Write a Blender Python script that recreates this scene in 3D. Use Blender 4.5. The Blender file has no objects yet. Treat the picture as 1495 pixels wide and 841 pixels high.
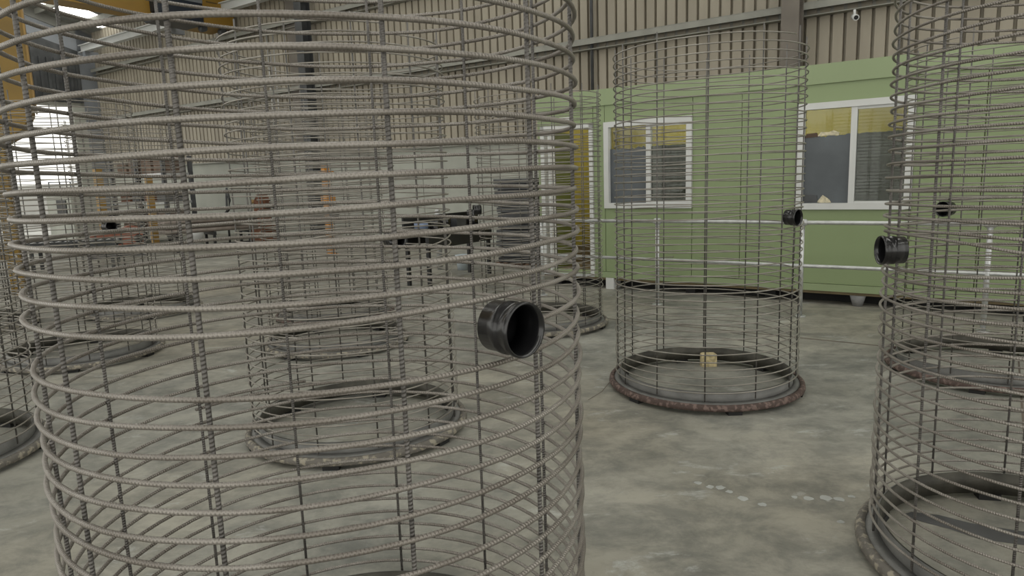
import bpy, math, random
from mathutils import Vector, Matrix
random.seed(7)
sc = bpy.context.scene
C = sc.collection
PI = math.pi

# ------------------------------------------------------------------ camera
PITCH, ROLL, FOCAL, CAM_H = math.radians(9.05), math.radians(1.93), 1004.0, 1.54
fw = Vector((0, math.cos(PITCH), -math.sin(PITCH)))
r0 = Vector((1, 0, 0)); u0 = r0.cross(fw)
rt = r0 * math.cos(ROLL) - u0 * math.sin(ROLL)
up = u0 * math.cos(ROLL) + r0 * math.sin(ROLL)
cd = bpy.data.cameras.new('camera'); cam = bpy.data.objects.new('camera', cd); C.objects.link(cam)
m = Matrix.Identity(4)
for i in range(3):
    m[i][0], m[i][1], m[i][2] = rt[i], up[i], -fw[i]
m[2][3] = CAM_H
cam.matrix_world = m
cd.sensor_width = 36.0; cd.lens = FOCAL / 1495.0 * 36.0; cd.clip_start = 0.05; cd.clip_end = 300
sc.camera = cam

# ------------------------------------------------------------------ world, light, exposure
w = bpy.data.worlds.new('world'); sc.world = w; w.use_nodes = True
WORLD_STRENGTH, SKYLIGHT_STRENGTH = 1.75, 4.6
w.node_tree.nodes['Background'].inputs[0].default_value = (1.0, 0.985, 0.92, 1)
w.node_tree.nodes['Background'].inputs[1].default_value = WORLD_STRENGTH
vs = sc.view_settings
vs.view_transform = 'Standard'; vs.look = 'None'; vs.gamma = 1.0; vs.use_curve_mapping = False
vs.exposure = 0.0

# ------------------------------------------------------------------ frame of the shed: u runs along the long wall, p away from the camera
V = Vector((-0.8146, 0.58, 0)); N = Vector((0.58, 0.8146, 0))
def W(u, p, z=0.0): return V * u + N * p + Vector((0, 0, z))
YAW = math.atan2(V.y, V.x)          # local x = u, local -y = p for things built in this frame
SHED = Matrix.Identity(4)
for i in range(3):
    SHED[i][0], SHED[i][1], SHED[i][2] = V[i], N[i], (0, 0, 1)[i]   # left-handed on purpose: only used on points

# ------------------------------------------------------------------ materials
MATS = {}
def new_mat(name):
    mt = bpy.data.materials.new(name); mt.use_nodes = True
    MATS[name] = mt
    return mt, mt.node_tree, mt.node_tree.nodes['Principled BSDF']
def nd(t, kind, **kw):
    n = t.nodes.new(kind)
    for k, v in kw.items():
        if hasattr(n, k): setattr(n, k, v)
        else: n.inputs[k].default_value = v
    return n
def mat(name, col, rough=0.6, metal=0.0, var=0.12, scale=8.0, bump=0.0, bscale=60.0, col2=None, spec=None, stretch=None, lo=.35, hi=.65):
    mt, t, b = new_mat(name)
    b.inputs['Roughness'].default_value = rough; b.inputs['Metallic'].default_value = metal
    if spec is not None: b.inputs['Specular IOR Level'].default_value = spec
    tc = nd(t, 'ShaderNodeTexCoord'); no = nd(t, 'ShaderNodeTexNoise'); no.inputs['Scale'].default_value = scale
    no.inputs['Detail'].default_value = 6
    src = tc.outputs['Object']
    if stretch:
        mp = nd(t, 'ShaderNodeMapping'); mp.inputs['Scale'].default_value = stretch
        t.links.new(src, mp.inputs[0]); src = mp.outputs[0]
    t.links.new(src, no.inputs['Vector'])
    cr = nd(t, 'ShaderNodeValToRGB')
    c2 = col2 or [c * (1 + var) for c in col]; c1 = col if col2 else [c * (1 - var) for c in col]
    cr.color_ramp.elements[0].color = (*c1, 1); cr.color_ramp.elements[1].color = (*c2, 1)
    cr.color_ramp.elements[0].position = lo; cr.color_ramp.elements[1].position = hi
    t.links.new(no.outputs[0], cr.inputs[0]); t.links.new(cr.outputs[0], b.inputs['Base Color'])
    if bump:
        n2 = nd(t, 'ShaderNodeTexNoise'); n2.inputs['Scale'].default_value = bscale; t.links.new(src, n2.inputs['Vector'])
        bp = nd(t, 'ShaderNodeBump'); bp.inputs['Strength'].default_value = bump; bp.inputs['Distance'].default_value = 0.01
        t.links.new(n2.outputs[0], bp.inputs['Height']); t.links.new(bp.outputs[0], b.inputs['Normal'])
    return mt
mat('galv', (.52, .53, .53), .42, .6, .12, 14)
mat('cream_cladding', (.265, .237, .186), .6, 0, .10, 1.2, stretch=(1, 1, .25), col2=(.36, .325, .258))
mat('girt_paint', (.25, .25, .22), .6, .1, .1, 3)
mat('dark_steel', (.055, .058, .060), .6, .2, .25, 3)
mat('brown_steel', (.145, .128, .108), .65, .1, .12, 2)
mat('precast', (.36, .37, .33), .8, 0, .09, 1.5, bump=.15)
mat('grey_sheet', (.20, .215, .235), .6, .1, .08, 1)
mat('green_panel', (.225, .285, .145), .5, 0, .04, .6, stretch=(1, 1, .2))
mat('green_trim', (.245, .305, .165), .5, 0, .04, .6)
mat('white_frame', (.56, .57, .56), .45, 0, .04, 3)
mat('yellow_lining', (.38, .315, .055), .7, 0, .08, 2)
mat('olive_lining', (.12, .14, .03), .7, 0, .08, 2)
mat('olive_floor', (.17, .13, .07), .7, 0, .15, 4)
mat('film_blue', (.085, .097, .108), .35, 0, .15, 2.5)
mat('film_brown', (.075, .072, .055), .45, 0, .18, 3)
mat('torn_film', (.55, .50, .36), .8, 0, .25, 30)
mat('black_rubber', (.012, .012, .012), .8)
mat('black_pvc', (.010, .010, .011), .22, 0, .3, 12, spec=.6)
mat('black_paint', (.014, .015, .016), .5, 0, .3, 4)
mat('crane_yellow', (.27, .155, .02), .5, 0, .12, 1.0)
mat('hopper_yellow', (.19, .115, .016), .55, 0, .22, 1.2)
mat('crane_blue', (.012, .018, .028), .4, 0, .2, 2)
mat('dark_print', (.10, .06, .015), .6)
mat('orange_paint', (.44, .19, .03), .5, 0, .15, 3)
mat('amber_paint', (.27, .16, .035), .5, 0, .15, 3)
mat('rust', (.13, .055, .030), .85, 0, .35, 9, bump=.3)
mat('red_machine', (.26, .10, .065), .6, 0, .25, 6)
mat('brown_crate', (.12, .078, .055), .8, 0, .3, 5)
mat('tube_steel', (.24, .205, .18), .55, .3, .2, 4)
mat('sheet_dark', (.072, .075, .08), .55, .2, .3, 4)
mat('bucket_blue', (.46, .52, .56), .5, 0, .05)
mat('timber_block', (.50, .42, .24), .85, 0, .35, 30, bump=.3)
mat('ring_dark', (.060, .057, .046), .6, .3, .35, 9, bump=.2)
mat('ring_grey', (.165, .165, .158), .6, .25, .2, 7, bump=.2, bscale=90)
mat('pad_grey', (.2, .2, .2), .8)
mat('soffit', (.23, .23, .21), .8, 0, .1, 2)
mat('blue_band', (.16, .21, .32), .5)
mat('outside_wall', (.42, .42, .40), .8, 0, .1, 1)
mat('paint_spot', (.36, .37, .35), .8, 0, .12, 12)
mat('oil_stain', (.075, .076, .076), .6, 0, .2, 5)
mat('joint_dark', (.12, .10, .08), .9)

# bronze-red rusty rim (C, E) and pale cement rim (others): flaked paint, two colours
def rim_mat(name, a, b2, sc_=22):
    return mat(name, a, .75, 0, .2, sc_, bump=.35, col2=b2, lo=.50, hi=.60)
rim_mat('rim_rust', (.062, .040, .033), (.15, .105, .09), 34)
rim_mat('rim_cement', (.12, .11, .095), (.28, .255, .20), 30)

def rod_mat(name, col, col2, ribs, rough=.45):
    mt, t, b = new_mat(name)
    b.inputs['Roughness'].default_value = rough; b.inputs['Metallic'].default_value = .35
    tc = nd(t, 'ShaderNodeTexCoord'); no = nd(t, 'ShaderNodeTexNoise'); no.inputs['Scale'].default_value = 5
    no.inputs['Detail'].default_value = 5
    t.links.new(tc.outputs['Object'], no.inputs['Vector'])
    cr = nd(t, 'ShaderNodeValToRGB')
    cr.color_ramp.elements[0].color = (*col, 1); cr.color_ramp.elements[1].color = (*col2, 1)
    cr.color_ramp.elements[0].position = .38; cr.color_ramp.elements[1].position = .62
    t.links.new(no.outputs[0], cr.inputs[0])
    t.links.new(cr.outputs[0], b.inputs['Base Color'])
    if ribs:
        uv = nd(t, 'ShaderNodeUVMap'); sx = nd(t, 'ShaderNodeSeparateXYZ'); t.links.new(uv.outputs[0], sx.inputs[0])
        a = nd(t, 'ShaderNodeMath', operation='MULTIPLY'); a.inputs[1].default_value = 2 * PI / .0075; t.links.new(sx.outputs[0], a.inputs[0])
        v = nd(t, 'ShaderNodeMath', operation='MULTIPLY'); v.inputs[1].default_value = 2 * PI; t.links.new(sx.outputs[1], v.inputs[0])
        s = nd(t, 'ShaderNodeMath', operation='ADD'); t.links.new(a.outputs[0], s.inputs[0]); t.links.new(v.outputs[0], s.inputs[1])
        q = nd(t, 'ShaderNodeMath', operation='SINE'); t.links.new(s.outputs[0], q.inputs[0])
        bp = nd(t, 'ShaderNodeBump'); bp.inputs['Strength'].default_value = .8; bp.inputs['Distance'].default_value = .0009
        t.links.new(q.outputs[0], bp.inputs['Height']); t.links.new(bp.outputs[0], b.inputs['Normal'])
    return mt
rod_mat('coil_rod', (.170, .152, .132), (.265, .245, .220), True, .36)
rod_mat('upright_rod', (.085, .08, .074), (.165, .155, .145), True)
rod_mat('coil_rod_plain', (.19, .176, .152), (.275, .26, .23), False, .36)
rod_mat('upright_rod_plain', (.08, .077, .07), (.14, .132, .122), False)

def concrete():
    mt, t, b = new_mat('concrete_floor')
    tc = nd(t, 'ShaderNodeTexCoord'); L = t.links
    def noise(scale, detail=8, rough=.6, dist=0, st=None):
        dist *= .3
        n = nd(t, 'ShaderNodeTexNoise'); n.inputs['Scale'].default_value = scale; n.inputs['Detail'].default_value = detail
        n.inputs['Roughness'].default_value = rough; n.inputs['Distortion'].default_value = dist
        if st:
            mp = nd(t, 'ShaderNodeMapping'); mp.inputs['Scale'].default_value = st; mp.inputs['Rotation'].default_value = (0, 0, .25)
            L.new(tc.outputs['Object'], mp.inputs[0]); L.new(mp.outputs[0], n.inputs['Vector'])
        else: L.new(tc.outputs['Object'], n.inputs['Vector'])
        return n.outputs[0]
    def ramp(src, a, pa, b_, pb):
        c = nd(t, 'ShaderNodeValToRGB'); c.color_ramp.elements[0].position = pa; c.color_ramp.elements[1].position = pb
        c.color_ramp.elements[0].color = (*a, 1); c.color_ramp.elements[1].color = (*b_, 1); L.new(src, c.inputs[0]); return c.outputs[0]
    def mix(fac, a, b_, mode='MIX'):
        n = nd(t, 'ShaderNodeMix', data_type='RGBA', blend_type=mode)
        if hasattr(fac, 'links') : L.new(fac, n.inputs[0])
        else: n.inputs[0].default_value = fac
        for s, x in ((6, a), (7, b_)):
            if isinstance(x, tuple): n.inputs[s].default_value = (*x, 1)
            else: L.new(x, n.inputs[s])
        return n.outputs[2]
    base = ramp(noise(.9, 9, .62, .4), (.205, .203, .178), .36, (.295, .292, .262), .62)
    warm = ramp(noise(.35, 4, .5), (0, 0, 0), .45, (1, 1, 1), .7)
    c = mix(warm, base, mix(1.0, base, (1.05, .98, .89), 'MULTIPLY'))
    streak = ramp(noise(3.0, 10, .75, 1.0, (1, 1.3, 1)), (.72, .73, .73), .40, (1.12, 1.11, 1.08), .58)
    c = mix(1.0, c, streak, 'MULTIPLY')
    dark = ramp(noise(1.1, 12, .72, 1.1, (.8, 1.3, 1)), (0, 0, 0), .50, (1, 1, 1), .62)
    c = mix(dark, c, mix(1.0, c, (.70, .71, .72), 'MULTIPLY'))
    lite = ramp(noise(2.6, 10, .75, 1.2, (.8, 1.5, 1)), (0, 0, 0), .58, (.7, .7, .7), .68)
    c = mix(lite, c, (.42, .43, .41))
    spk = ramp(noise(30, 3, .5), (0, 0, 0), .76, (.6, .6, .6), .79)
    c = mix(spk, c, (.10, .095, .085))
    L.new(c, b.inputs['Base Color'])
    b.inputs['Roughness'].default_value = .68; b.inputs['Specular IOR Level'].default_value = .35
    bp = nd(t, 'ShaderNodeBump'); bp.inputs['Strength'].default_value = .12; bp.inputs['Distance'].default_value = .01
    L.new(noise(18, 8, .7), bp.inputs['Height']); L.new(bp.outputs[0], b.inputs['Normal'])
concrete()
def glass_mat():
    mt, t, b = new_mat('window_glass')
    t.nodes.remove(b)
    o = t.nodes['Material Output']; g = nd(t, 'ShaderNodeBsdfGlossy'); g.inputs['Roughness'].default_value = .03
    tr = nd(t, 'ShaderNodeBsdfTransparent'); tr.inputs[0].default_value = (.9, .93, .9, 1)
    mx = nd(t, 'ShaderNodeMixShader'); fr = nd(t, 'ShaderNodeFresnel'); fr.inputs[0].default_value = 1.5
    t.links.new(fr.outputs[0], mx.inputs[0]); t.links.new(tr.outputs[0], mx.inputs[1]); t.links.new(g.outputs[0], mx.inputs[2])
    t.links.new(mx.outputs[0], o.inputs[0])
glass_mat()
def emit_mat(name, col, s):
    mt, t, b = new_mat(name)
    b.inputs['Base Color'].default_value = (.8, .8, .8, 1)
    b.inputs['Emission Color'].default_value = (*col, 1); b.inputs['Emission Strength'].default_value = s
emit_mat('skylight_sheet', (1.0, .99, .93), SKYLIGHT_STRENGTH)
emit_mat('fill_emitter', (1.0, .95, .85), 22.0)  # glow of the fill light added inside the cabin

# ------------------------------------------------------------------ mesh builder
class MB:
    def __init__(s): s.v = []; s.f = []; s.uv = []; s.smooth = []
    def add(s, verts, faces, uv=None, smooth=False):
        o = len(s.v); s.v += [tuple(x) for x in verts]
        for k, f in enumerate(faces):
            s.f.append([i + o for i in f]); s.smooth.append(smooth)
            s.uv.append(uv[k] if uv else None)
        return s
    def box(s, x0, x1, y0, y1, z0, z1, T=None):
        P = [(x, y, z) for z in (z0, z1) for y in (y0, y1) for x in (x0, x1)]
        if T: P = [T(*q) for q in P]
        return s.add(P, [(0, 2, 3, 1), (4, 5, 7, 6), (0, 1, 5, 4), (2, 6, 7, 3), (0, 4, 6, 2), (1, 3, 7, 5)])
    def tube(s, pts, r, n=8, smooth=True, cap=True):
        pts = [Vector(q) for q in pts]; V_ = []; L = 0; ls = [0]
        for i in range(1, len(pts)): L += (pts[i] - pts[i-1]).length; ls.append(L)
        ref = Vector((0, 0, 1)) if abs((pts[-1] - pts[0]).normalized().z) < .95 else Vector((1, 0, 0))
        if len(pts) > 2: ref = Vector((0, 0, 1))
        for i, q in enumerate(pts):
            t = (pts[min(i+1, len(pts)-1)] - pts[max(i-1, 0)]).normalized()
            rf = ref if abs(t.dot(ref)) < .97 else Vector((1, 0, 0))
            a = t.cross(rf).normalized(); b = a.cross(t).normalized()
            rr = r[i] if isinstance(r, (list, tuple)) else r
            V_ += [q + (a * math.cos(2*PI*k/n) + b * math.sin(2*PI*k/n)) * rr for k in range(n)]
        F = []; U = []
        for i in range(len(pts) - 1):
            for k in range(n):
                k2 = (k + 1) % n
                F.append((i*n+k, i*n+k2, (i+1)*n+k2, (i+1)*n+k))
                U.append([(ls[i], k/n), (ls[i], (k+1)/n), (ls[i+1], (k+1)/n), (ls[i+1], k/n)])
        s.add(V_, F, U, smooth)
        if cap:
            o = len(s.v) - len(V_)
            s.f.append([o + k for k in range(n)][::-1]); s.uv.append(None); s.smooth.append(False)
            o2 = len(s.v) - n
            s.f.append([o2 + k for k in range(n)]); s.uv.append(None); s.smooth.append(False)
        return s
    def lathe(s, prof, n=48, closed=True, M=None, smooth=True, a0=0, a1=2*PI):
        full = abs(a1 - a0 - 2*PI) < 1e-6; cols = n if full else n + 1
        P = []
        for k in range(cols):
            a = a0 + (a1 - a0) * k / n
            for r, z in prof:
                q = Vector((r * math.cos(a), r * math.sin(a), z)); P.append(M @ q if M else q)
        m_ = len(prof); F = []
        for k in range(n):
            k2 = (k + 1) % cols
            for j in range(m_ if closed else m_ - 1):
                j2 = (j + 1) % m_
                F.append((k*m_+j, k2*m_+j, k2*m_+j2, k*m_+j2))
        return s.add(P, F, None, smooth)
    def prism(s, poly, z0, z1, T=None):
        n = len(poly); P = [(x, y, z0) for x, y in poly] + [(x, y, z1) for x, y in poly]
        if T: P = [T(*q) for q in P]
        return s.add(P, [tuple(range(n))[::-1], tuple(range(n, 2*n))] + [(i, (i+1) % n, (i+1) % n + n, i + n) for i in range(n)])
    def mesh(s, name, mt, bevel=0):
        me = bpy.data.meshes.new(name); me.from_pydata(s.v, [], s.f)
        if any(u is not None for u in s.uv):
            l = me.uv_layers.new(name='UVMap'); i = 0
            for f, u in zip(s.f, s.uv):
                for k in range(len(f)):
                    if u is not None: l.data[i].uv = u[k]
                    i += 1
        me.polygons.foreach_set('use_smooth', s.smooth)
        me.materials.append(MATS[mt]); me.update()
        return me
    def build(s, name, mt, parent=None, loc=None, fix=False):
        me = s.mesh(name, mt)
        if fix:
            import bmesh
            b = bmesh.new(); b.from_mesh(me); bmesh.ops.recalc_face_normals(b, faces=b.faces); b.to_mesh(me); b.free()
        o = bpy.data.objects.new(name, me); C.objects.link(o)
        if parent: o.parent = parent
        if loc: o.location = loc
        return o
def inst(name, me, parent=None, loc=(0, 0, 0), rz=0.0):
    o = bpy.data.objects.new(name, me); C.objects.link(o); o.parent = parent; o.location = loc; o.rotation_euler = (0, 0, rz); return o
def empty(name, loc=(0, 0, 0), rz=0.0, parent=None):
    o = bpy.data.objects.new(name, None); C.objects.link(o); o.location = loc; o.rotation_euler = (0, 0, rz); o.empty_display_size = .2
    if parent: o.parent = parent
    return o
def tag(o, label, cat, group=None):
    o['label'] = label; o['category'] = cat
    if group: o['group'] = group
    return o
def struct(o): o['kind'] = 'structure'; return o
TW = lambda x, y, z: tuple(W(x, y, z))          # (u, p, z) -> world
def ubox(name, mt, u0, u1, p0, p1, z0, z1, parent=None):
    return MB().box(u0, u1, p0, p1, z0, z1, TW).build(name, mt, parent, fix=True)
def utube(name, mt, a, b, r, parent=None, n=12):
    return MB().tube([W(*a), W(*b)], r, n).build(name, mt, parent)

# ------------------------------------------------------------------ floor
fl = struct(MB().box(-14, 29.5, -12, 13.75, -.2, 0, TW).build('floor', 'concrete_floor', fix=True))
for a in ((-14, 6.55, 29.5, 6.58), ):
    ubox('joint', 'joint_dark', a[0], a[2], a[1], a[3], 0.0, 0.0012, fl)
for uu in (-.2, 9.2, 18.6):
    ubox('joint', 'joint_dark', uu, uu + .012, -12, 13.4, 0.0, 0.0012, fl)
# crack in the slab near the front cage
cp = [(.50, 4.60), (.62, 4.78), (.70, 4.98), (.78, 5.12), (.90, 5.30)]
cm = MB()
for (x, y), (x2, y2) in zip(cp, cp[1:]):
    cm.add([(x, y, .001), (x + .006, y - .004, .001), (x2 + .006, y2 - .004, .001), (x2, y2, .001)], [(0, 1, 2, 3)])
cm.build('crack', 'joint_dark', fl)
SPOTS = [(0.9, 3.251, 0.015), (0.948, 3.201, 0.016), (0.995, 3.19, 0.019), (1.024, 3.143, 0.014), (1.065, 3.067, 0.021), (1.132, 3.0, 0.015), (1.366, 3.045, 0.018), (1.447, 3.046, 0.024), (1.503, 3.028, 0.021), (1.572, 3.051, 0.014), (1.41, 2.819, 0.013), (1.308, 3.064, 0.012)]
for i, (x, y, w_) in enumerate(SPOTS):
    rr = random.Random(i); n = 11
    pts = [(x + w_ * (1 + .5 * rr.random()) * math.cos(2*PI*k/n), y + w_ * (.8 + .7 * rr.random()) * math.sin(2*PI*k/n), .0012) for k in range(n)]
    MB().add(pts, [tuple(range(n))]).build('paint_spot', 'paint_spot', fl)
STAIN = [(1.70, 2.86), (1.76, 2.885), (1.86, 2.85), (1.95, 2.77), (2.11, 2.69), (2.3, 2.62), (2.3, 2.52), (2.05, 2.58), (1.9, 2.64), (1.83, 2.73), (1.76, 2.79)]
MB().add([(x, y, .0012) for x, y in STAIN], [tuple(range(len(STAIN)))]).build('oil_stain', 'oil_stain', fl, fix=True)
st = struct(MB().box(29.5, 60, -20, 30, -.25, -.04, TW).build('trim_1', 'outside_wall', fix=True))

# ------------------------------------------------------------------ long wall: precast dado, ribbed sheets, girts, columns
WP = 13.62
wall = struct(empty('wall_back', W(8, WP)))
wl = wall.location.copy()
def wpart(o): o.parent = wall; o.location = o.location - wl if o.type != 'EMPTY' else o.location; return o
PITCH_RIB = .22
def sheet_mesh(u_w, z0, z1):
    # seen from inside: wide flat pans, narrow recessed ribs
    prof = []; n = round(u_w / PITCH_RIB)
    for k in range(n):
        b = k * PITCH_RIB
        prof += [(b, 0), (b + .165, 0), (b + .174, .085), (b + .211, .085)]
    prof.append((n * PITCH_RIB, 0))
    P = []
    for x, y in prof:
        for z in (z0, z1): P.append(V * x + N * y + Vector((0, 0, z)))
    F = [(2*i, 2*i+2, 2*i+3, 2*i+1) for i in range(len(prof) - 1)]
    mb = MB().add(P, F)
    return mb.mesh('cladding_sheet', 'cream_cladding')
me = sheet_mesh(.88, 2.3, 7.75)
for k in range(50):
    uu = -13.4 + k * .88
    if uu > 29: break
    o = inst('cladding_sheet', me, None, W(uu, WP + .02)); wpart(o)
for k in range(7):
    uu = -13.2 + k * 6.4
    b = MB().box(uu + .01, uu + 6.39, WP - .05, WP + .10, 0, 2.38, TW).build('precast_panel', 'precast', fix=True); wpart(b)
b = ubox('ledge_flashing', 'girt_paint', -13.2, 29.4, WP - .16, WP + .02, 2.38, 2.42); wpart(b)
for zc in (4.32, 6.2):
    mb = MB()
    mb.box(-13.2, 29.4, WP - .22, WP - .205, zc - .03, zc + .09, TW)      # lit lip
    mb.box(-13.2, 29.4, WP - .22, WP + .04, zc + .08, zc + .095, TW)      # top flange
    mb.box(-13.2, 29.4, WP + .03, WP + .045, zc - .13, zc + .09, TW)      # web
    mb.box(-13.2, 29.4, WP - .16, WP + .04, zc - .13, zc - .115, TW)      # bottom flange
    o = mb.build('girt', 'girt_paint', fix=True); wpart(o)
for uu, mt in ((3.2, 'brown_steel'), (16.35, 'dark_steel'), (-9.6, 'brown_steel')):
    mb = MB()
    mb.box(uu - .15, uu + .15, WP - .52, WP - .50, 0, 8.0, TW)
    mb.box(uu - .15, uu + .15, WP - .22, WP - .20, 0, 8.0, TW)
    mb.box(uu - .01, uu + .01, WP - .51, WP - .21, 0, 8.0, TW)
    o = mb.build('column', mt, fix=True); wpart(o)
# lighter angle beside the dark column, fly brace and conduits
o = ubox('cover_strip', 'brown_steel', 16.9, 17.4, WP - .10, WP - .03, 2.4, 7.7); wpart(o)
o = utube('downpipe', 'dark_steel', (7.35, WP - .06, 2.4), (7.35, WP - .06, 7.6), .035); wpart(o)
for q in (18.15, 18.45): 
    o = utube('conduit', 'galv', (q, WP - .05, 2.5), (q, WP - .05, 6.1), .018, n=6); wpart(o)
# tag a few pieces of kit on the wall
cc = tag(empty('security_camera', W(2.22, WP - .26, 4.06)), 'small white security camera under the girt right of the brown column', 'camera')
MB().tube([(0, 0, .0), (0, 0, .10)], .022, 10).build('bracket', 'white_frame', cc)
MB().tube([(0, .02, -.01), (-.05, -.16, -.06)], .05, 14).build('camera_body', 'white_frame', cc)
MB().tube([(-.05, -.16, -.06), (-.052, -.168, -.062)], .035, 14).build('lens', 'black_pvc', cc)

# ------------------------------------------------------------------ roof with skylight strips, sloping up away from the long wall
SL = .30
def rz(p): return 7.72 + SL * (13.6 - p) if p > 1 else 7.72 + SL * 12.6 - SL * (1 - p)
strips = [(-10.4, -9.2), (-4.0, -2.8), (2.4, 3.6), (8.8, 10.0), (15.2, 16.4), (21.4, 22.6), (27.3, 28.6)]
edges = [-14.0]
for a, b in strips: edges += [a, b]
edges.append(29.6)
mb = MB()
for a, b in zip(edges[::2], edges[1::2]):
    for p0, p1 in ((13.75, 1.0), (1.0, -12.0)):
        mb.add([W(a, p0, rz(p0)), W(b, p0, rz(p0)), W(b, p1, rz(p1)), W(a, p1, rz(p1)),
                W(a, p0, rz(p0) + .06), W(b, p0, rz(p0) + .06), W(b, p1, rz(p1) + .06), W(a, p1, rz(p1) + .06)],
               [(0, 1, 2, 3), (4, 5, 6, 7), (0, 1, 5, 4), (2, 3, 7, 6), (0, 3, 7, 4), (1, 2, 6, 5)])
roof = struct(mb.build('ceiling', 'soffit', fix=True))
for k, (a, b) in enumerate(strips):
    mb = MB()
    for p0, p1 in ((13.5, 1.0), (1.0, -12.0)):
        mb.add([W(a, p0, rz(p0)), W(b, p0, rz(p0)), W(b, p1, rz(p1)), W(a, p1, rz(p1))], [(0, 1, 2, 3)])
    struct(mb.build('window_%d' % (k + 4), 'skylight_sheet'))
for p in (12.9, 11.7, 10.5, 8.5, 6.5, 4.5, 2.5):
    mb = MB().box(-13.5, 29.4, p, p + .07, rz(p) - .22, rz(p) - .03, TW); mb.build('purlin', 'girt_paint', roof, fix=True)

# ------------------------------------------------------------------ end wall with the big open doorway
ew = struct(empty('wall_left', W(29.5, 6, 0))); el = ew.location.copy()
def epart(o): o.parent = ew; o.location = o.location - el; return o
U = 29.5
def epoly(name, mt, pts, t=.12):
    # pts in (p, z)
    n = len(pts); P = [W(U, p, z) for p, z in pts] + [W(U + t, p, z) for p, z in pts]
    o = MB().add(P, [tuple(range(n)), tuple(range(n, 2*n))[::-1]] + [(i, (i+1) % n, (i+1) % n + n, i + n) for i in range(n)]).build(name, mt, fix=True)
    return epart(o)
epoly('wall_column', 'grey_sheet', [(13.05, 0), (13.7, 0), (13.7, 7.6), (13.05, 7.8)], .25)
epoly('lintel_panel', 'grey_sheet', [(13.7, 6.75), (13.7, 7.35), (1, 11.0), (-12, 7.2), (-12, 6.5), (1, 10.3)], .1)
epoly('gable_panel', 'soffit', [(13.7, 7.38), (13.7, 7.7), (1, rz(1) + .03), (-12, rz(-12) + .03), (-12, 7.2), (1, 11.05)], .1)
epoly('roller_shutter', 'dark_steel', [(13.05, 4.98), (13.05, 6.94), (1, 10.3), (1, 4.98)], .06)
epoly('door_jamb', 'precast', [(12.62, 0), (13.05, 0), (13.05, 5.0), (12.62, 5.0)], .2)
epoly('lintel_beam', 'girt_paint', [(13.05, 4.85), (13.05, 5.0), (1, 5.0), (1, 4.85)], .3)
for k in range(12):
    pp = 12.9 - k * .25
    epart(ubox('shutter_rib', 'dark_steel', U - .05, U, pp, pp + .10, 5.0, 6.6 if k < 6 else 6.9))
# things beyond the doorway: low wall, glazed screen and trees are left as simple yard wall
yard = struct(ubox('wall_yard', 'outside_wall', 36.0, 36.2, 2.0, 17.0, -.05, 1.95))
wn = struct(empty('window_1', W(31.5, 12.9, .5)))
for k in range(4):
    o = ubox('window_frame', 'grey_sheet', 31.5, 31.55, 12.2 + k * .4, 12.24 + k * .4, .5, 2.0); o.parent = wn; o.location = -wn.location
for k in range(5):
    o = ubox('glazing_bar', 'grey_sheet', 31.5, 31.55, 12.2, 13.44, .5 + k * .37, .54 + k * .37); o.parent = wn; o.location = -wn.location

# ------------------------------------------------------------------ crane runway and overhead crane
rw = tag(empty('crane_runway', W(20, 13.1, 6.9)), 'pale grey crane runway beam running high along the ribbed wall', 'beam')
def loc_child(o, par): o.parent = par; o.location = o.location - par.location; return o
mb = MB(); mb.box(9.5, 29.3, 13.0, 13.2, 7.10, 7.13, TW); mb.box(9.5, 29.3, 13.0, 13.2, 6.86, 6.89, TW); mb.box(9.5, 29.3, 13.09, 13.11, 6.88, 7.11, TW)
loc_child(mb.build('beam', 'white_frame', fix=True), rw)
for uu in (16.35, 22.8, 28.9): loc_child(ubox('bracket', 'grey_sheet', uu - .08, uu + .08, 13.0, 13.5, 6.66, 6.86), rw)
cr = tag(empty('overhead_crane', W(20.4, 10, 6.5)), 'yellow overhead travelling crane with dark blue hoist box, high at top left', 'crane')
gd = loc_child(ubox('girder', 'crane_yellow', 20.25, 20.75, -2.0, 11.15, 6.52, 7.25), cr)
loc_child(ubox('girder_flange', 'crane_yellow', 20.15, 20.85, -2.0, 11.1, 6.48, 6.53), cr)
hb = MB(); hb.prism([(11.05, 6.60), (11.25, 6.42), (12.5, 6.40), (12.5, 7.35), (11.05, 7.35)], 19.95, 20.95, lambda a, b, c: tuple(W(c, a, b)))
loc_child(hb.build('hoist_box', 'crane_blue', fix=True), cr)
loc_child(ubox('hoist_rib', 'grey_sheet', 19.93, 19.95, 11.5, 12.5, 7.02, 7.14), cr)
loc_child(ubox('hoist_plate', 'dark_print', 19.93, 19.95, 11.75, 12.1, 6.52, 6.64), cr)
loc_child(ubox('end_carriage', 'crane_yellow', 19.9, 21.2, 12.5, 13.5, 6.45, 7.5), cr)
for k, (a, b) in enumerate(((12.62, 13.05), (12.6, 12.95), (12.6, 13.12), (12.6, 13.0))):
    loc_child(ubox('lettering', 'dark_print', 19.885, 19.9, a, b, 7.22 - k * .15, 7.255 - k * .15), cr)
for pp in (12.6, 13.25): loc_child(MB().tube([W(20.1, pp, 6.36), W(20.3, pp, 6.36)], .1, 14).build('wheel', 'dark_steel'), cr)

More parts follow.
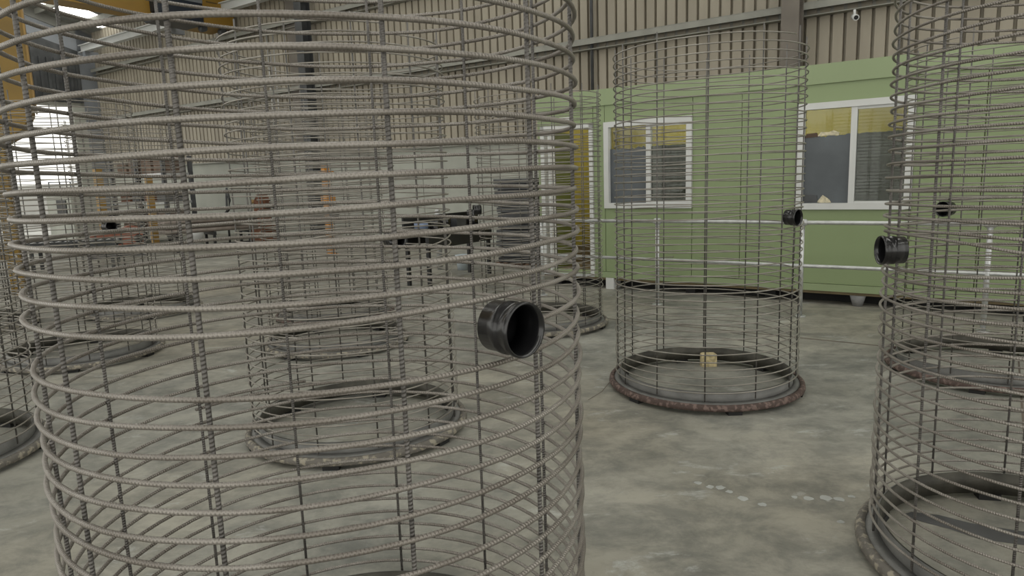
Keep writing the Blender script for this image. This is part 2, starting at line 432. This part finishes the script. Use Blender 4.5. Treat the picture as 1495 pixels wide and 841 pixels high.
# ------------------------------------------------------------------ yellow hopper standing at the left
hp = tag(empty('yellow_hopper', (-8.46, 10.97, 0), math.atan2(.545, .838)), 'tall yellow steel hopper standing on legs at the left edge', 'hopper')
prof = [(-1.15, 6.2), (1.0, 6.2), (1.0, 3.2), (.97, 2.85), (.80, 2.52), (.45, 2.32), (-.6, 2.32), (-1.0, 2.52), (-1.15, 3.0)]
MB().prism(prof, -.8, .8, lambda a, b, c: (a, c, b)).build('hopper_body', 'hopper_yellow', hp, fix=True)
MB().box(.985, 1.01, -.83, .83, 2.9, 6.2).build('edge_flange', 'amber_paint', hp, fix=True)
for x in (-1.0, .45):
    for y in (-.7, .6):
        MB().box(x - .08, x + .08, y - .06, y + .1, 0, 2.5).build('leg', 'hopper_yellow', hp, fix=True)
MB().box(-1.0, .45, -.70, -.66, .55, .75).build('brace', 'hopper_yellow', hp, fix=True)
MB().box(-.9, .3, -.75, -.68, 1.0, 2.0).build('guard_panel', 'amber_paint', hp, fix=True)

# ------------------------------------------------------------------ green site cabin
cb = tag(empty('site_cabin', W(1.2, 8.36, 0)), 'long green portable cabin with white sliding windows and an open doorway', 'cabin')
P0, P1, CU0, CU1, CZ0, CZ1 = 8.36, 10.86, -4.2, 5.42, .15, 2.66
def cpart(name, mt, u0, u1, p0, p1, z0, z1, par=None):
    o = ubox(name, mt, u0, u1, p0, p1, z0, z1); o.parent = par or cb; o.location = -cb.location; return o
G = .004; T = .06
def panel(u0, u1, z0, z1): return cpart('wall_panel', 'green_panel', u0 + G, u1 - G, P0, P0 + T, z0, z1)
ZB, ZT = .24, 2.45
panel(5.35, CU1, ZB, ZT); panel(4.53, 5.35, 2.24, ZT)
panel(4.36, 4.53, ZB, ZT)
def windowed(u0, u1, zb, zt):
    panel(u0, u1, ZB, zb); panel(u0, u1, zt, ZT)
windowed(3.15, 4.36, 1.10, 2.23)
panel(2.55, 3.15, ZB, ZT); panel(1.92, 2.55, ZB, ZT)
windowed(.77, 1.92, 1.08, 2.25)
panel(.17, .77, ZB, ZT); 
for k in range(4): panel(.17 - 1.09 * (k + 1), .17 - 1.09 * k, ZB, ZT)
cpart('roof_fascia', 'green_trim', CU0, CU1, P0 - .025, P0 + .05, 2.45, CZ1)
cpart('roof_sheet', 'soffit', CU0, CU1, P0, P1, 2.60, 2.655)
cpart('base_rail', 'green_trim', CU0, CU1, P0 - .012, P0 + .08, .155, .235)
cpart('cabin_floor', 'olive_floor', CU0, CU1, P0 + .02, P1, .12, .20)
cpart('back_lining', 'yellow_lining', CU0, CU1, P1 - .06, P1, .2, 2.6)
cpart('end_lining', 'yellow_lining', CU1 - .06, CU1, P0 + .06, P1 - .06, .2, 2.6)
cpart('kick_panel', 'olive_floor', CU1 - .075, CU1 - .0605, P0 + .80, P1 - .06, .2, .47)
cpart('door_leaf', 'olive_lining', CU1 - .115, CU1 - .078, P0 + .095, P0 + .78, .205, 2.17)
cpart('end_lining', 'yellow_lining', CU0, CU0 + .06, P0 + .06, P1 - .06, .2, 2.6)
cpart('front_lining', 'yellow_lining', CU0, .7, P0 + .07, P0 + .08, .2, 2.6)
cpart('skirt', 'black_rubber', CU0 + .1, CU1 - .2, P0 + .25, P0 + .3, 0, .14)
# added fill light, out of view, brightens the otherwise dark cabin interior
tl = tag(empty('cabin_fill_light', W(2.0, 9.7, 2.55)), 'unseen fill light added under the ceiling inside the green cabin', 'light')
loc_child(ubox('tube', 'fill_emitter', 1.2, 5.0, 9.68, 9.74, 2.50, 2.55), tl)  # glowing bar of the added fill light, no real fitting
# windows
def cabin_window(u0, u1, z0, z1, split, label2):
    fr = empty('cabin_window', (0, 0, 0)); fr.parent = cb; fr.location = W((u0 + u1) / 2, P0, z0) - cb.location
    def q(name, mt, *a):
        o = ubox(name, mt, *a); o.parent = fr; o.location = -(W((u0 + u1) / 2, P0, z0)); return o
    F = .07
    q('frame_rail', 'white_frame', u0, u1, P0 - .035, P0 + .06, z0, z0 + F)
    q('frame_rail', 'white_frame', u0, u1, P0 - .035, P0 + .06, z1 - F, z1)
    q('frame_stile', 'white_frame', u0, u0 + F, P0 - .035, P0 + .06, z0 + F, z1 - F)
    q('frame_stile', 'white_frame', u1 - F, u1, P0 - .035, P0 + .06, z0 + F, z1 - F)
    q('mullion', 'white_frame', split - .03, split + .03, P0 - .02, P0 + .05, z0 + F, z1 - F)
    q('sash_rail', 'white_frame', u0 + F, split - .03, P0 - .008, P0 + .03, z1 - F - .03, z1 - F)
    q('sash_rail', 'white_frame', u0 + F, split - .03, P0 - .008, P0 + .03, z0 + F, z0 + F + .02)
    zt = z1 - F - (z1 - z0) * .24
    # left in the picture is high u
    q('pane', 'window_glass', split + .03, u1 - F, P0 + .030, P0 + .034, z0 + F, z1 - F)
    q('pane', 'window_glass', u0 + F, split - .03, P0 + .015, P0 + .019, z0 + F, z1 - F)
    # protective film with a torn top edge
    def film(a, b, mt, pz, amp):
        n = 22; pts = [(a, z0 + F), (b, z0 + F)]
        for k in range(n + 1):
            x = b + (a - b) * k / n
            pts.append((x, zt + amp * (random.random() - .5) - amp * .4 * math.sin(5 * x)))
        mb = MB(); nn = len(pts)
        P = [W(x, pz, z) for x, z in pts] + [W(x, pz + .002, z) for x, z in pts]
        mb.add(P, [tuple(range(nn)), tuple(range(nn, 2 * nn))[::-1]] + [(i, (i + 1) % nn, (i + 1) % nn + nn, i + nn) for i in range(nn)])
        o = mb.build('protective_film', mt, fix=True); o.parent = fr; o.location = -(W((u0 + u1) / 2, P0, z0)); return o
    film(split + .03, u1 - F, 'film_blue', P0 + .024, .03)
    film(u0 + F, split - .03, 'film_brown', P0 + .021, .012)
    return fr, q, zt
f1 = cabin_window(3.15, 4.36, 1.10, 2.23, 3.73, 'a')
fr, q, zt = cabin_window(.77, 1.92, 1.08, 2.25, 1.345, 'b')
def shred(pts, mt, pz):
    n = len(pts); o = MB().add([W(x, pz, z) for x, z in pts] + [W(x, pz + .006, z) for x, z in pts],
        [tuple(range(n)), tuple(range(n, 2 * n))[::-1]] + [(i, (i + 1) % n, (i + 1) % n + n, i + n) for i in range(n)]).build('torn_strip', mt, fix=True)
    o.parent = fr; o.location = -(W((.77 + 1.92) / 2, P0, 1.08)); return o
shred([(1.72, zt - .01), (1.68, zt + .035), (1.60, zt + .03), (1.55, zt + .045), (1.49, zt + .02), (1.50, zt - .012), (1.6, zt - .005)], 'torn_film', P0 + .016)
shred([(1.85, zt - .02), (1.83, zt + .025), (1.72, zt + .03), (1.71, zt - .015)], 'brown_crate', P0 + .015)
shred([(1.70, 1.16), (1.64, 1.24), (1.57, 1.19), (1.55, 1.155), (1.66, 1.152)], 'torn_film', P0 + .016)
shred([(1.84, 1.16), (1.84, 1.25), (1.70, 1.24), (1.69, 1.16)], 'sheet_dark', P0 + .016)
# doorway
dr = empty('door_frame'); dr.parent = cb; dl = W(4.94, P0, .15); dr.location = dl - cb.location
for a in ((4.53, 4.585, .18, 2.24), (5.30, 5.36, .18, 2.24), (5.20, 5.235, .18, 2.18)):
    o = ubox('jamb', 'white_frame', a[0], a[1], P0 - .03, P0 + .09, a[2], a[3]); o.parent = dr; o.location = -dl
o = ubox('head', 'white_frame', 4.53, 5.36, P0 - .03, P0 + .09, 2.18, 2.24); o.parent = dr; o.location = -dl
o = ubox('sill', 'galv', 4.53, 5.36, P0 - .03, P0 + .09, .155, .19); o.parent = dr; o.location = -dl
cpart('door_closer', 'white_frame', 4.86, 5.02, P0 - .06, P0, 2.28, 2.34)
# feet
cpart('foot', 'white_frame', 4.24, 4.36, P0 - .01, P0 + .2, 0, .155)
for uu in (5.2, 3.2, 2.2, .1, -1.2, -3.0): cpart('foot', 'black_rubber', uu - .06, uu + .06, P0 + .1, P0 + .25, 0, .12)
o = MB().tube([W(1.24, P0 + .05, 0), W(1.24, P0 + .05, .12)], [.05, .085], 14).build('foot', 'pad_grey', cb); o.location = -cb.location

# ------------------------------------------------------------------ handrail in front of the cabin
RP = 7.55
hr = tag(empty('handrail', W(2.4, RP, 0)), 'galvanised pipe handrail with two rails in front of the green cabin', 'railing')
def hpart(o): o.parent = hr; o.location = -hr.location; return o
for uu in (4.87, 3.26, 1.66, .06, -1.54, -3.1):
    hpart(MB().tube([W(uu, RP, 0.012), W(uu, RP, .97)], .024, 14).build('post', 'galv'))
    hpart(MB().tube([W(uu, RP, 0), W(uu, RP, .012)], .06, 14).build('base_flange', 'galv'))
    hpart(MB().tube([W(uu - .045, RP, .99), W(uu - .03, RP, .99), W(uu + .03, RP, .99), W(uu + .045, RP, .99)], [.026, .036, .036, .026], 14).build('joint_fitting', 'galv'))
hpart(MB().tube([W(-3.15, RP, .99), W(4.9, RP, .99)], .021, 14).build('top_rail', 'galv'))
hpart(MB().tube([W(-3.15, RP, .54), W(4.9, RP, .54)], .019, 14).build('mid_rail', 'galv'))

# ------------------------------------------------------------------ cages
R = .635
def coil_points(z0, z1, ang0, segs, zc=1.262, pw=2.6, free=False):
    """right-handed spiral, 50 mm pitch; pushed apart where the pipe stub sits (local angle 0)"""
    pts = []; n = int((z1 - z0) / .05 * segs)
    for i in range(n + 1):
        a = ang0 + 2 * PI * i / segs; z = z0 + (z1 - z0) * i / n
        da = (a + PI) % (2 * PI) - PI
        g = math.exp(-(abs(da) / .70) ** 3.2); d = z - zc
        d0 = d - (z1 - z0) / n * segs * da / (2 * PI)      # height of this turn where it meets the stub
        f = math.copysign((abs(d0) ** pw + .0600 ** pw) ** (1 / pw), d0) - d0
        if free and a - ang0 < 2.0: g = 0
        dz = g * f * math.exp(-(abs(d0) / .22) ** 4)
        wob = .0035 * math.sin(3 * a + z * 9) + .002 * math.sin(7.3 * a)
        rr = R + .006 * math.sin(a * .31 + 1) * .5
        pts.append((rr * math.cos(a), rr * math.sin(a), z + dz + wob * .6))
    return pts
def coil_meshes(segs, n, rad, mt, ph, zc=1.262):
    # the lengths of rod: lower and upper, lapped side by side
    out = []
    for z0, z1, a0 in ((.105, .86, ph), (.872, 2.352, ph + .9)):
        out.append(MB().tube(coil_points(z0, z1, a0, segs, zc), rad, n).mesh('coil', mt))
    return out
am = -2.0 - (1.234 - .872) / .05 * 2 * PI      # the rod below the stub stops at the left, the next one starts just right of it
al = am + .6 - .755 / .05 * 2 * PI
hi = [MB().tube(coil_points(z0, z1, a0, 72, 1.262, 8, fr_), .0054, 8).mesh('coil', 'coil_rod')
      for z0, z1, a0, fr_ in ((.105, .86, al, False), (.872, 1.234, am, False), (1.256, 2.352, .12, True))]
hi2 = coil_meshes(72, 8, .0050, 'coil_rod', 2.3, 1.240)
mid = coil_meshes(56, 6, .0044, 'coil_rod_plain', 1.7, 1.237)
low = coil_meshes(44, 5, .0044, 'coil_rod_plain', .6, 1.237)
up_hi = MB().tube([(R - .009, 0, .085), (R - .009, 0, .8), (R - .009, 0, 1.6), (R - .009, 0, 2.40)], .0047, 8).mesh('upright_bar', 'upright_rod')
up_lo = MB().tube([(R - .009, 0, .085), (R - .009, 0, 2.40)], .0046, 6).mesh('upright_bar', 'upright_rod_plain')
# pipe stub, axis along local +x
Mx = Matrix.Rotation(PI / 2, 4, 'Y')
def stub():
    mb = MB()
    prof = [(.0440, -.030), (.0490, -.030), (.0490, .0), (.0515, .004), (.0515, .016), (.0490, .020), (.0500, .034), (.0530, .039), (.0530, .046), (.0515, .050), (.0485, .049), (.0440, .036)]
    mb.lathe(prof, 40, True, Matrix.Translation((R + .010, 0, 1.262)) @ Mx)
    # stop inside
    mb.lathe([(.0, .0), (.0445, .0), (.0445, .004), (.0, .004)], 40, True, Matrix.Translation((R - .01, 0, 1.262)) @ Mx)
    return mb.mesh('pipe_stub', 'black_pvc')
stub_me = stub()
tab_me = None
def lug():
    mb = MB(); mb.box(R + .02, R + .05, -.012, .012, 1.300, 1.314); return mb.mesh('stub_lug', 'black_pvc')
lug_me = lug()
BARS_NEAR = (-94.2, -64.2, -35.0, -5.0, 28.6, 57.0, 87.6, 118.6, 146.6, 175.6, 205.6, 236.5)
def make_cage(x, y, stub_deg, bar_deg, quality, label, group='spiral reinforcement cages'):
    r = empty('reinforcement_cage', (x, y, 0), math.radians(stub_deg))
    tag(r, label, 'cage', group)
    coils = {'hi': hi, 'hi2': hi2, 'mid': mid, 'low': low}[quality]
    for me in coils: inst('coil', me, r)
    ume = up_hi if quality[:2] == 'hi' else up_lo
    for k in range(12):
        inst('upright_bar', ume, r, (0, 0, (k * 37 % 5 - 2) * .006), math.radians((BARS_NEAR[k] if bar_deg == -93.5 else bar_deg + 30 * k + (k * 7 % 3 - 1) * .35) - stub_deg))
    inst('pipe_stub', stub_me, r, (0, 0, 0 if quality == 'hi' else -.024))
    return r
# moulding ring under each cage
def ring_meshes(rim):
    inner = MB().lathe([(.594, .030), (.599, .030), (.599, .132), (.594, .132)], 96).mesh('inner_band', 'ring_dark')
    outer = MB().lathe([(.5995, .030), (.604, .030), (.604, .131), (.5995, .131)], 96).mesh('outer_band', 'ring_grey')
    deck = MB().lathe([(.605, .070), (.650, .058), (.650, .052), (.605, .062)], 96).mesh('deck', 'ring_grey')
    rimm = MB().lathe([(.651, .026), (.682, .026), (.688, .034), (.684, .056), (.672, .068), (.651, .064)], 96).mesh('rim', rim)
    return inner, outer, deck, rimm
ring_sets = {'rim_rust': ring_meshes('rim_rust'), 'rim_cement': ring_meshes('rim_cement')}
blk = MB().box(.59, .675, -.045, .045, 0, .029).mesh('support_block', 'black_rubber')
def make_ring(x, y, deg, rim, label):
    r = tag(empty('moulding_ring', (x, y, 0), math.radians(deg)), label, 'ring', 'moulding rings under the cages')
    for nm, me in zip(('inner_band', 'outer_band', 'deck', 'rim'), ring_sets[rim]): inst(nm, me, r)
    for k in range(6): inst('support_block', blk, r, (0, 0, 0), math.radians(60 * k))
    return r
cages = [
 (-.469, 1.732, -44.9, -93.5, 'hi', 'rim_cement', 'largest spiral reinforcement cage, nearest the camera, filling the left foreground', 'steel moulding ring under the nearest cage, at the bottom edge'),
 (1.385, 4.869, -52.0, -105, 'mid', 'rim_rust', 'spiral reinforcement cage standing alone on a rusty ring right of centre', 'rusty red rimmed moulding ring holding a pale timber block'),
 (2.028, 2.395, 173.0, 10, 'hi2', 'rim_cement', 'large spiral reinforcement cage cut off by the right edge of the photo', 'speckled moulding ring at the bottom right corner'),
 (3.541, 4.976, -152.6, 5, 'mid', 'rim_rust', 'spiral reinforcement cage seen through the large right hand cage', 'rusty moulding ring seen through the large right hand cage'),
 (-1.006, 4.225, -54.3, -98, 'mid', 'rim_cement', 'spiral reinforcement cage directly behind the nearest cage', 'moulding ring with flaked cream rim directly behind the nearest cage'),
 (.314, 7.139, 192, -80, 'low', 'rim_cement', 'spiral reinforcement cage in front of the yellow cabin doorway', 'grey moulding ring in front of the cabin doorway'),
 (-1.719, 6.587, 100, -90, 'low', 'rim_cement', 'third spiral cage back in the row behind the nearest cage', 'grey moulding ring, third back behind the nearest cage'),
 (-2.10, 8.03, 120, -70, 'low', 'rim_rust', 'farthest spiral cage in the row behind the nearest cage', 'brownish moulding ring, farthest back behind the nearest cage'),
 (-3.56, 3.86, -65, -60, 'mid', 'rim_cement', 'spiral reinforcement cage cut off by the left edge of the photo', 'moulding ring on dark blocks at the left edge'),
 (-4.10, 6.42, -30, -85, 'low', 'rim_cement', 'spiral reinforcement cage left of centre behind the left edge cage', 'pale moulding ring showing a dark foot, left of centre'),
 (-4.74, 8.74, -80, -75, 'low', 'rim_cement', 'spiral reinforcement cage farther back with its dark ring left of centre', 'dark moulding ring farther back, left of centre'),
 (-6.35, 7.9, -60, -95, 'low', 'rim_cement', 'distant spiral reinforcement cage near the yellow hopper', 'distant moulding ring near the yellow hopper'),
]
for x, y, sd, bd, ql, rim, lab, rlab in cages:
    make_cage(x, y, sd, bd, ql, lab); make_ring(x, y, sd + 23, rim, rlab)
# small block on the ring of the lone cage
b = MB().prism([(-.058, -.035), (.06, -.04), (.055, .04), (-.035, .045), (-.058, .025)], 0, .10).build('timber_block', 'timber_block', fix=True)
b.location = (1.555, 5.36, 0); tag(b, 'rough pale timber block standing inside the rusty ring of the lone cage', 'block')

# ------------------------------------------------------------------ black bench with bins
bn = tag(empty('work_bench', (-.95, 10.75, 0), math.atan2(11.40 - 10.22, -.55 + 1.33)), 'long black steel work bench seen through the nearest cage', 'bench')
L2, D2 = .80, .24
MB().box(-L2, L2, -D2, D2, .74, .80).build('bench_top', 'black_paint', bn, fix=True)
MB().box(-L2, L2, -D2 - .01, -D2 + .02, .56, .74).build('apron', 'black_paint', bn, fix=True)
MB().box(-L2, L2, D2 - .02, D2 + .01, .60, 1.02).build('back_board', 'black_paint', bn, fix=True)
for sx in (-1, 1):
    for sy in (-1, 1): MB().box(sx * (L2 - .04) - .025, sx * (L2 - .04) + .025, sy * (D2 - .04) - .025, sy * (D2 - .04) + .025, 0, .74).build('leg', 'black_paint', bn, fix=True)
def on_bench(x, y): 
    a = bn.rotation_euler[2]; return Vector((bn.location.x + x * math.cos(a) - y * math.sin(a), bn.location.y + x * math.sin(a) + y * math.cos(a), .80))
def coupler(x, y, rad, hgt, label, band=False):
    o = tag(empty('pipe_coupler', on_bench(x, y)), label, 'pipe fitting', 'pipe fittings on the black bench')
    MB().lathe([(rad * .82, 0), (rad, 0), (rad, hgt * .45), (rad * .92, hgt * .5), (rad, hgt * .55), (rad, hgt), (rad * .82, hgt)], 24).build('body', 'black_pvc', o)
    if band: MB().lathe([(rad + .001, hgt * .3), (rad + .004, hgt * .3), (rad + .004, hgt * .8), (rad + .001, hgt * .8)], 24).build('band', 'blue_band', o)
coupler(-.68, -.02, .10, .17, 'black pipe coupler with blue band at left end of bench', True)
coupler(-.40, -.05, .08, .15, 'short black pipe coupler beside the banded one on bench')
coupler(-.12, -.03, .09, .17, 'black pipe coupler near the middle of the bench')
coupler(.60, -.02, .09, .26, 'tall black pipe coupler at right end of bench')
bx = tag(MB().box(-.12, .12, -.08, .08, 0, .16).build('parts_box', 'sheet_dark', None, fix=True), 'dark parts box in the middle of the black bench', 'box')
bx.location = on_bench(.22, 0); bx.rotation_euler[2] = bn.rotation_euler[2]
bp = tag(empty('bollard', (-1.25, 12.0, 0)), 'galvanised bollard post standing behind the black bench', 'post')
MB().tube([(0, 0, 0), (0, 0, 1.02)], .05, 14).build('post', 'galv', bp); MB().lathe([(0, 1.02), (.052, 1.02), (.04, 1.045), (0, 1.055)], 14, True).build('cap', 'galv', bp)
def bucket(x, y, mt, label, h=.26, r=.13):
    o = tag(empty('bucket', (x, y, 0)), label, 'bucket')
    MB().lathe([(0, 0), (r * .82, 0), (r, h), (r * .94, h), (r * .78, .01), (0, .01)], 24).build('pail', mt, o)
    MB().lathe([(r, h - .02), (r + .012, h - .02), (r + .012, h), (r, h)], 24).build('rim', mt, o)
    MB().tube([(r * math.cos(a), r * math.sin(a) * .2 , h - .02 - r * .7 * math.sin(a)) for a in [PI * k / 12 for k in range(13)]], .004, 6).build('handle', 'galv', o)
bucket(-.83, 11.9, 'bucket_blue', 'pale blue plastic bucket behind the black bench')
bucket(-8.6, 18.9, 'white_frame', 'white plastic bucket on the floor by the far amber post', .5, .2)
# stack of dark sheets left of the cabin
wpos = W(6.85, 10.35)
for k in range(15):
    o = MB().box(-.42, .42, -.55, .55, 0, .080).build('sheet_pack', 'sheet_dark', None, fix=True)
    o.location = (wpos.x + random.uniform(-.03, .03), wpos.y + random.uniform(-.03, .03), .075 + k * .0985); o.rotation_euler[2] = YAW + random.uniform(-.04, .04)
    place = ['lowest pack', 'second pack from the bottom', 'third pack from the bottom', 'fourth pack from the bottom', 'fifth pack from the bottom', 'sixth pack from the bottom', 'seventh pack from the bottom', 'middle pack', 'seventh pack from the top', 'sixth pack from the top', 'fifth pack from the top', 'fourth pack from the top', 'third pack from the top', 'second pack from the top', 'top pack'][k]
    tag(o, 'dark grey sheet pack left of the cabin, %s of the stack' % place, 'sheets', 'dark sheet packs stacked left of the cabin')
    s = MB()
    for yy in (-.4, 0, .4): s.box(-.42, .42, yy - .04, yy + .04, -.0185, 0)
    if k > 0: s.build('spacer', 'sheet_dark', o, fix=True)
pal = tag(empty('pallet', (wpos.x, wpos.y, 0), YAW), 'timber pallet under the stack of dark sheet packs', 'pallet')
for yy in (-.5, 0, .5): MB().box(-.46, .46, yy - .05, yy + .05, 0, .05).build('bearer', 'brown_crate', pal, fix=True)
for k in range(6): MB().box(-.45 + k * .16, -.35 + k * .16, -.58, .58, .051, .075).build('slat', 'brown_crate', pal, fix=True)

# ------------------------------------------------------------------ far yard of the shed: machines, racks and posts at the left
def post(x, y, mt, h, s, label, box=None):
    o = tag(empty('steel_post', (x, y, 0), YAW), label, 'post')
    MB().box(-s, s, -s, s, .01, h).build('shaft', mt, o, fix=True); MB().box(-s * 2, s * 2, -s * 2, s * 2, 0, .012).build('base_plate', mt, o, fix=True)
    if box:
        for z in box: MB().box(-s - .03, s + .22, -s - .1, -s, z, z + .14).build('control_box', mt, o, fix=True)
post(-4.01, 15.3, 'orange_paint', 1.95, .065, 'bright orange steel post with control boxes, seen through the cages', (1.7, 1.15))
post(-11.5, 19.6, 'amber_paint', 2.2, .09, 'amber steel post beyond the cages, nearer the open doorway')
post(-9.3, 18.05, 'amber_paint', 1.9, .07, 'amber steel post beyond the cages, right of the crates')
# bundle of long steel tubes on a black trestle
tr = tag(empty('trestle', (-7.7, 17.7, 0), math.atan2(1.02, 1.12)), 'black trestle carrying brown steel tubes beyond the cages', 'trestle')
for x in (-.9, 0, .9):
    MB().box(x - .04, x + .04, -.35, .35, .38, .46).build('cross_beam', 'black_paint', tr, fix=True)
    for y in (-.3, .3): MB().box(x - .03, x + .03, y - .03, y + .03, 0, .38).build('leg', 'black_paint', tr, fix=True)
MB().box(-1.0, 1.0, -.33, -.29, .12, .16).build('rail', 'black_paint', tr, fix=True)
a = math.atan2(1.02, 1.12); k = 0
rows = ['bottom', 'middle', 'top']; cols = ['front', 'second', 'third', 'back']
for r_ in range(3):
    for c_ in range(4):
        yy = -.25 + c_ * .14
        o = MB().tube([(-1.15, 0, 0), (1.15, 0, 0)], .058, 10).build('steel_tube', 'tube_steel')
        o.location = (-7.7 - yy * math.sin(a), 17.7 + yy * math.cos(a), .52 + r_ * .118); o.rotation_euler[2] = a
        tag(o, 'brown steel tube on the trestle, %s row, %s one' % (rows[r_], cols[c_]), 'tube', 'steel tubes on the black trestle')
# rusty floor machine with curved hook arm
mc = tag(empty('bending_machine', (-7.2, 20.2, 0), YAW), 'rust brown bending machine standing near the pale precast wall', 'machine')
MB().box(-.30, .30, -.25, .25, 0, .5).build('plinth', 'rust', mc, fix=True)
MB().prism([(-.22, .5), (.22, .5), (.16, 1.15), (-.05, 1.35), (-.2, 1.15)], -.15, .15, lambda p, z, y: (p, y, z)).build('head', 'rust', mc, fix=True)
MB().tube([(-.2, 0, 1.0), (-.55, 0, 1.0), (-.62, 0, .95)], .07, 12).build('arm', 'dark_steel', mc)
MB().tube([(.1, 0, 1.1), (.5, 0, 1.12)], .06, 10).build('spindle', 'amber_paint', mc)
hk = tag(empty('lifting_hook', (-7.7, 18.9, 0)), 'dark curved steel hook on a stand near the rusty machine', 'hook')
MB().tube([(0, 0, 0), (0, 0, .9), (.02, 0, 1.3), (.05, 0, 1.55)], .03, 8).build('stand', 'dark_steel', hk)
MB().tube([(.05, 0, 1.5), (.1, 0, 1.2), (.05, 0, .95), (-.12, 0, .8)], .035, 8).build('hook', 'dark_steel', hk)
# rack of brown crates
rk = tag(empty('storage_rack', (-10.7, 20.9, 0), YAW + PI), 'grey steel storage rack with brown crates beyond the cages', 'rack')
for x in (-1.5, 0, 1.5):
    for y in (-.4, .4): MB().box(x - .05, x + .05, y - .05, y + .05, 0, 2.5).build('upright', 'sheet_dark', rk, fix=True)
for z in (.35, 1.15, 1.95):
    MB().box(-1.5, 1.5, -.45, .45, z, z + .07).build('shelf', 'galv', rk, fix=True)
ca, sa = math.cos(YAW + PI), math.sin(YAW + PI)
nm = {0: 'bottom', 1: 'middle', 2: 'top'}
for si, z in enumerate((.42, 1.22, 2.02)):
    for ci, x in enumerate((-1.05, -.35, .38, 1.08)):
        hh = (.42, .50, .36, .46)[(ci + si) % 4]
        o = empty('crate', (-10.7 + x * ca, 20.9 + x * sa, z), YAW + PI)
        tag(o, 'brown crate on the %s shelf of the rack, %s place' % (nm[si], ['far left', 'left of middle', 'right of middle', 'far right'][ci]), 'crate', 'brown crates on the rack')
        MB().box(-.27, .27, -.3, .3, 0, hh).build('box', ['brown_crate', 'rust', 'brown_crate', 'sheet_dark'][(ci * 2 + si) % 4], o, fix=True)
        MB().box(-.28, .28, -.31, .31, hh, hh + .03).build('lid', 'tube_steel', o, fix=True)
# red-orange low machine
rm = tag(empty('mixing_machine', (-9.35, 16.6, 0), .5), 'low red orange machine on a dark frame beyond the cages', 'machine')
MB().box(-.7, .5, -.3, .3, .0, .28).build('frame', 'sheet_dark', rm, fix=True)
MB().prism([(-.65, .28), (.45, .28), (.45, .62), (.2, .75), (-.1, .62), (-.65, .52)], -.26, .26, lambda p, z, y: (p, y, z)).build('housing', 'red_machine', rm, fix=True)
MB().tube([(.35, -.27, .42), (.35, -.33, .42)], .10, 16).build('wheel', 'black_rubber', rm)
MB().box(-.4, 0, -.28, -.262, .32, .42).build('vent', 'black_paint', rm, fix=True)
# grey welding cabinet and bench further left, pallet of pale sacks
wc = tag(empty('machine_cabinet', (-12.9, 20.6, 0), YAW), 'pale grey machine cabinet with window near the open doorway', 'cabinet')
MB().box(-.8, .8, -.4, .4, 0, 1.55).build('cabinet_body', 'precast', wc, fix=True)
MB().box(-.5, .1, .401, .43, .85, 1.35).build('inspection_window', 'black_pvc', wc, fix=True)
MB().box(-.5, .1, -.43, -.401, .85, 1.35).build('inspection_window', 'black_pvc', wc, fix=True)
MB().box(.35, .7, -.43, -.401, .5, 1.3).build('door_panel', 'grey_sheet', wc, fix=True)
cv = tag(empty('roller_conveyor', (-9.6, 13.9, 0), .35), 'dark low roller conveyor between cages and yellow hopper', 'conveyor')
for y in (-.3, .3):
    MB().box(-1.5, 1.5, y - .02, y + .02, .45, .58).build('side_rail', 'dark_steel', cv, fix=True)
    for x in (-1.4, 0, 1.4): MB().box(x - .03, x + .03, y - .03, y + .03, 0, .45).build('leg', 'dark_steel', cv, fix=True)
rme = MB().tube([(0, -.28, .53), (0, .28, .53)], .04, 10).mesh('roller', 'galv')
for k in range(20): inst('roller', rme, cv, (-1.42 + k * .15, 0, 0))
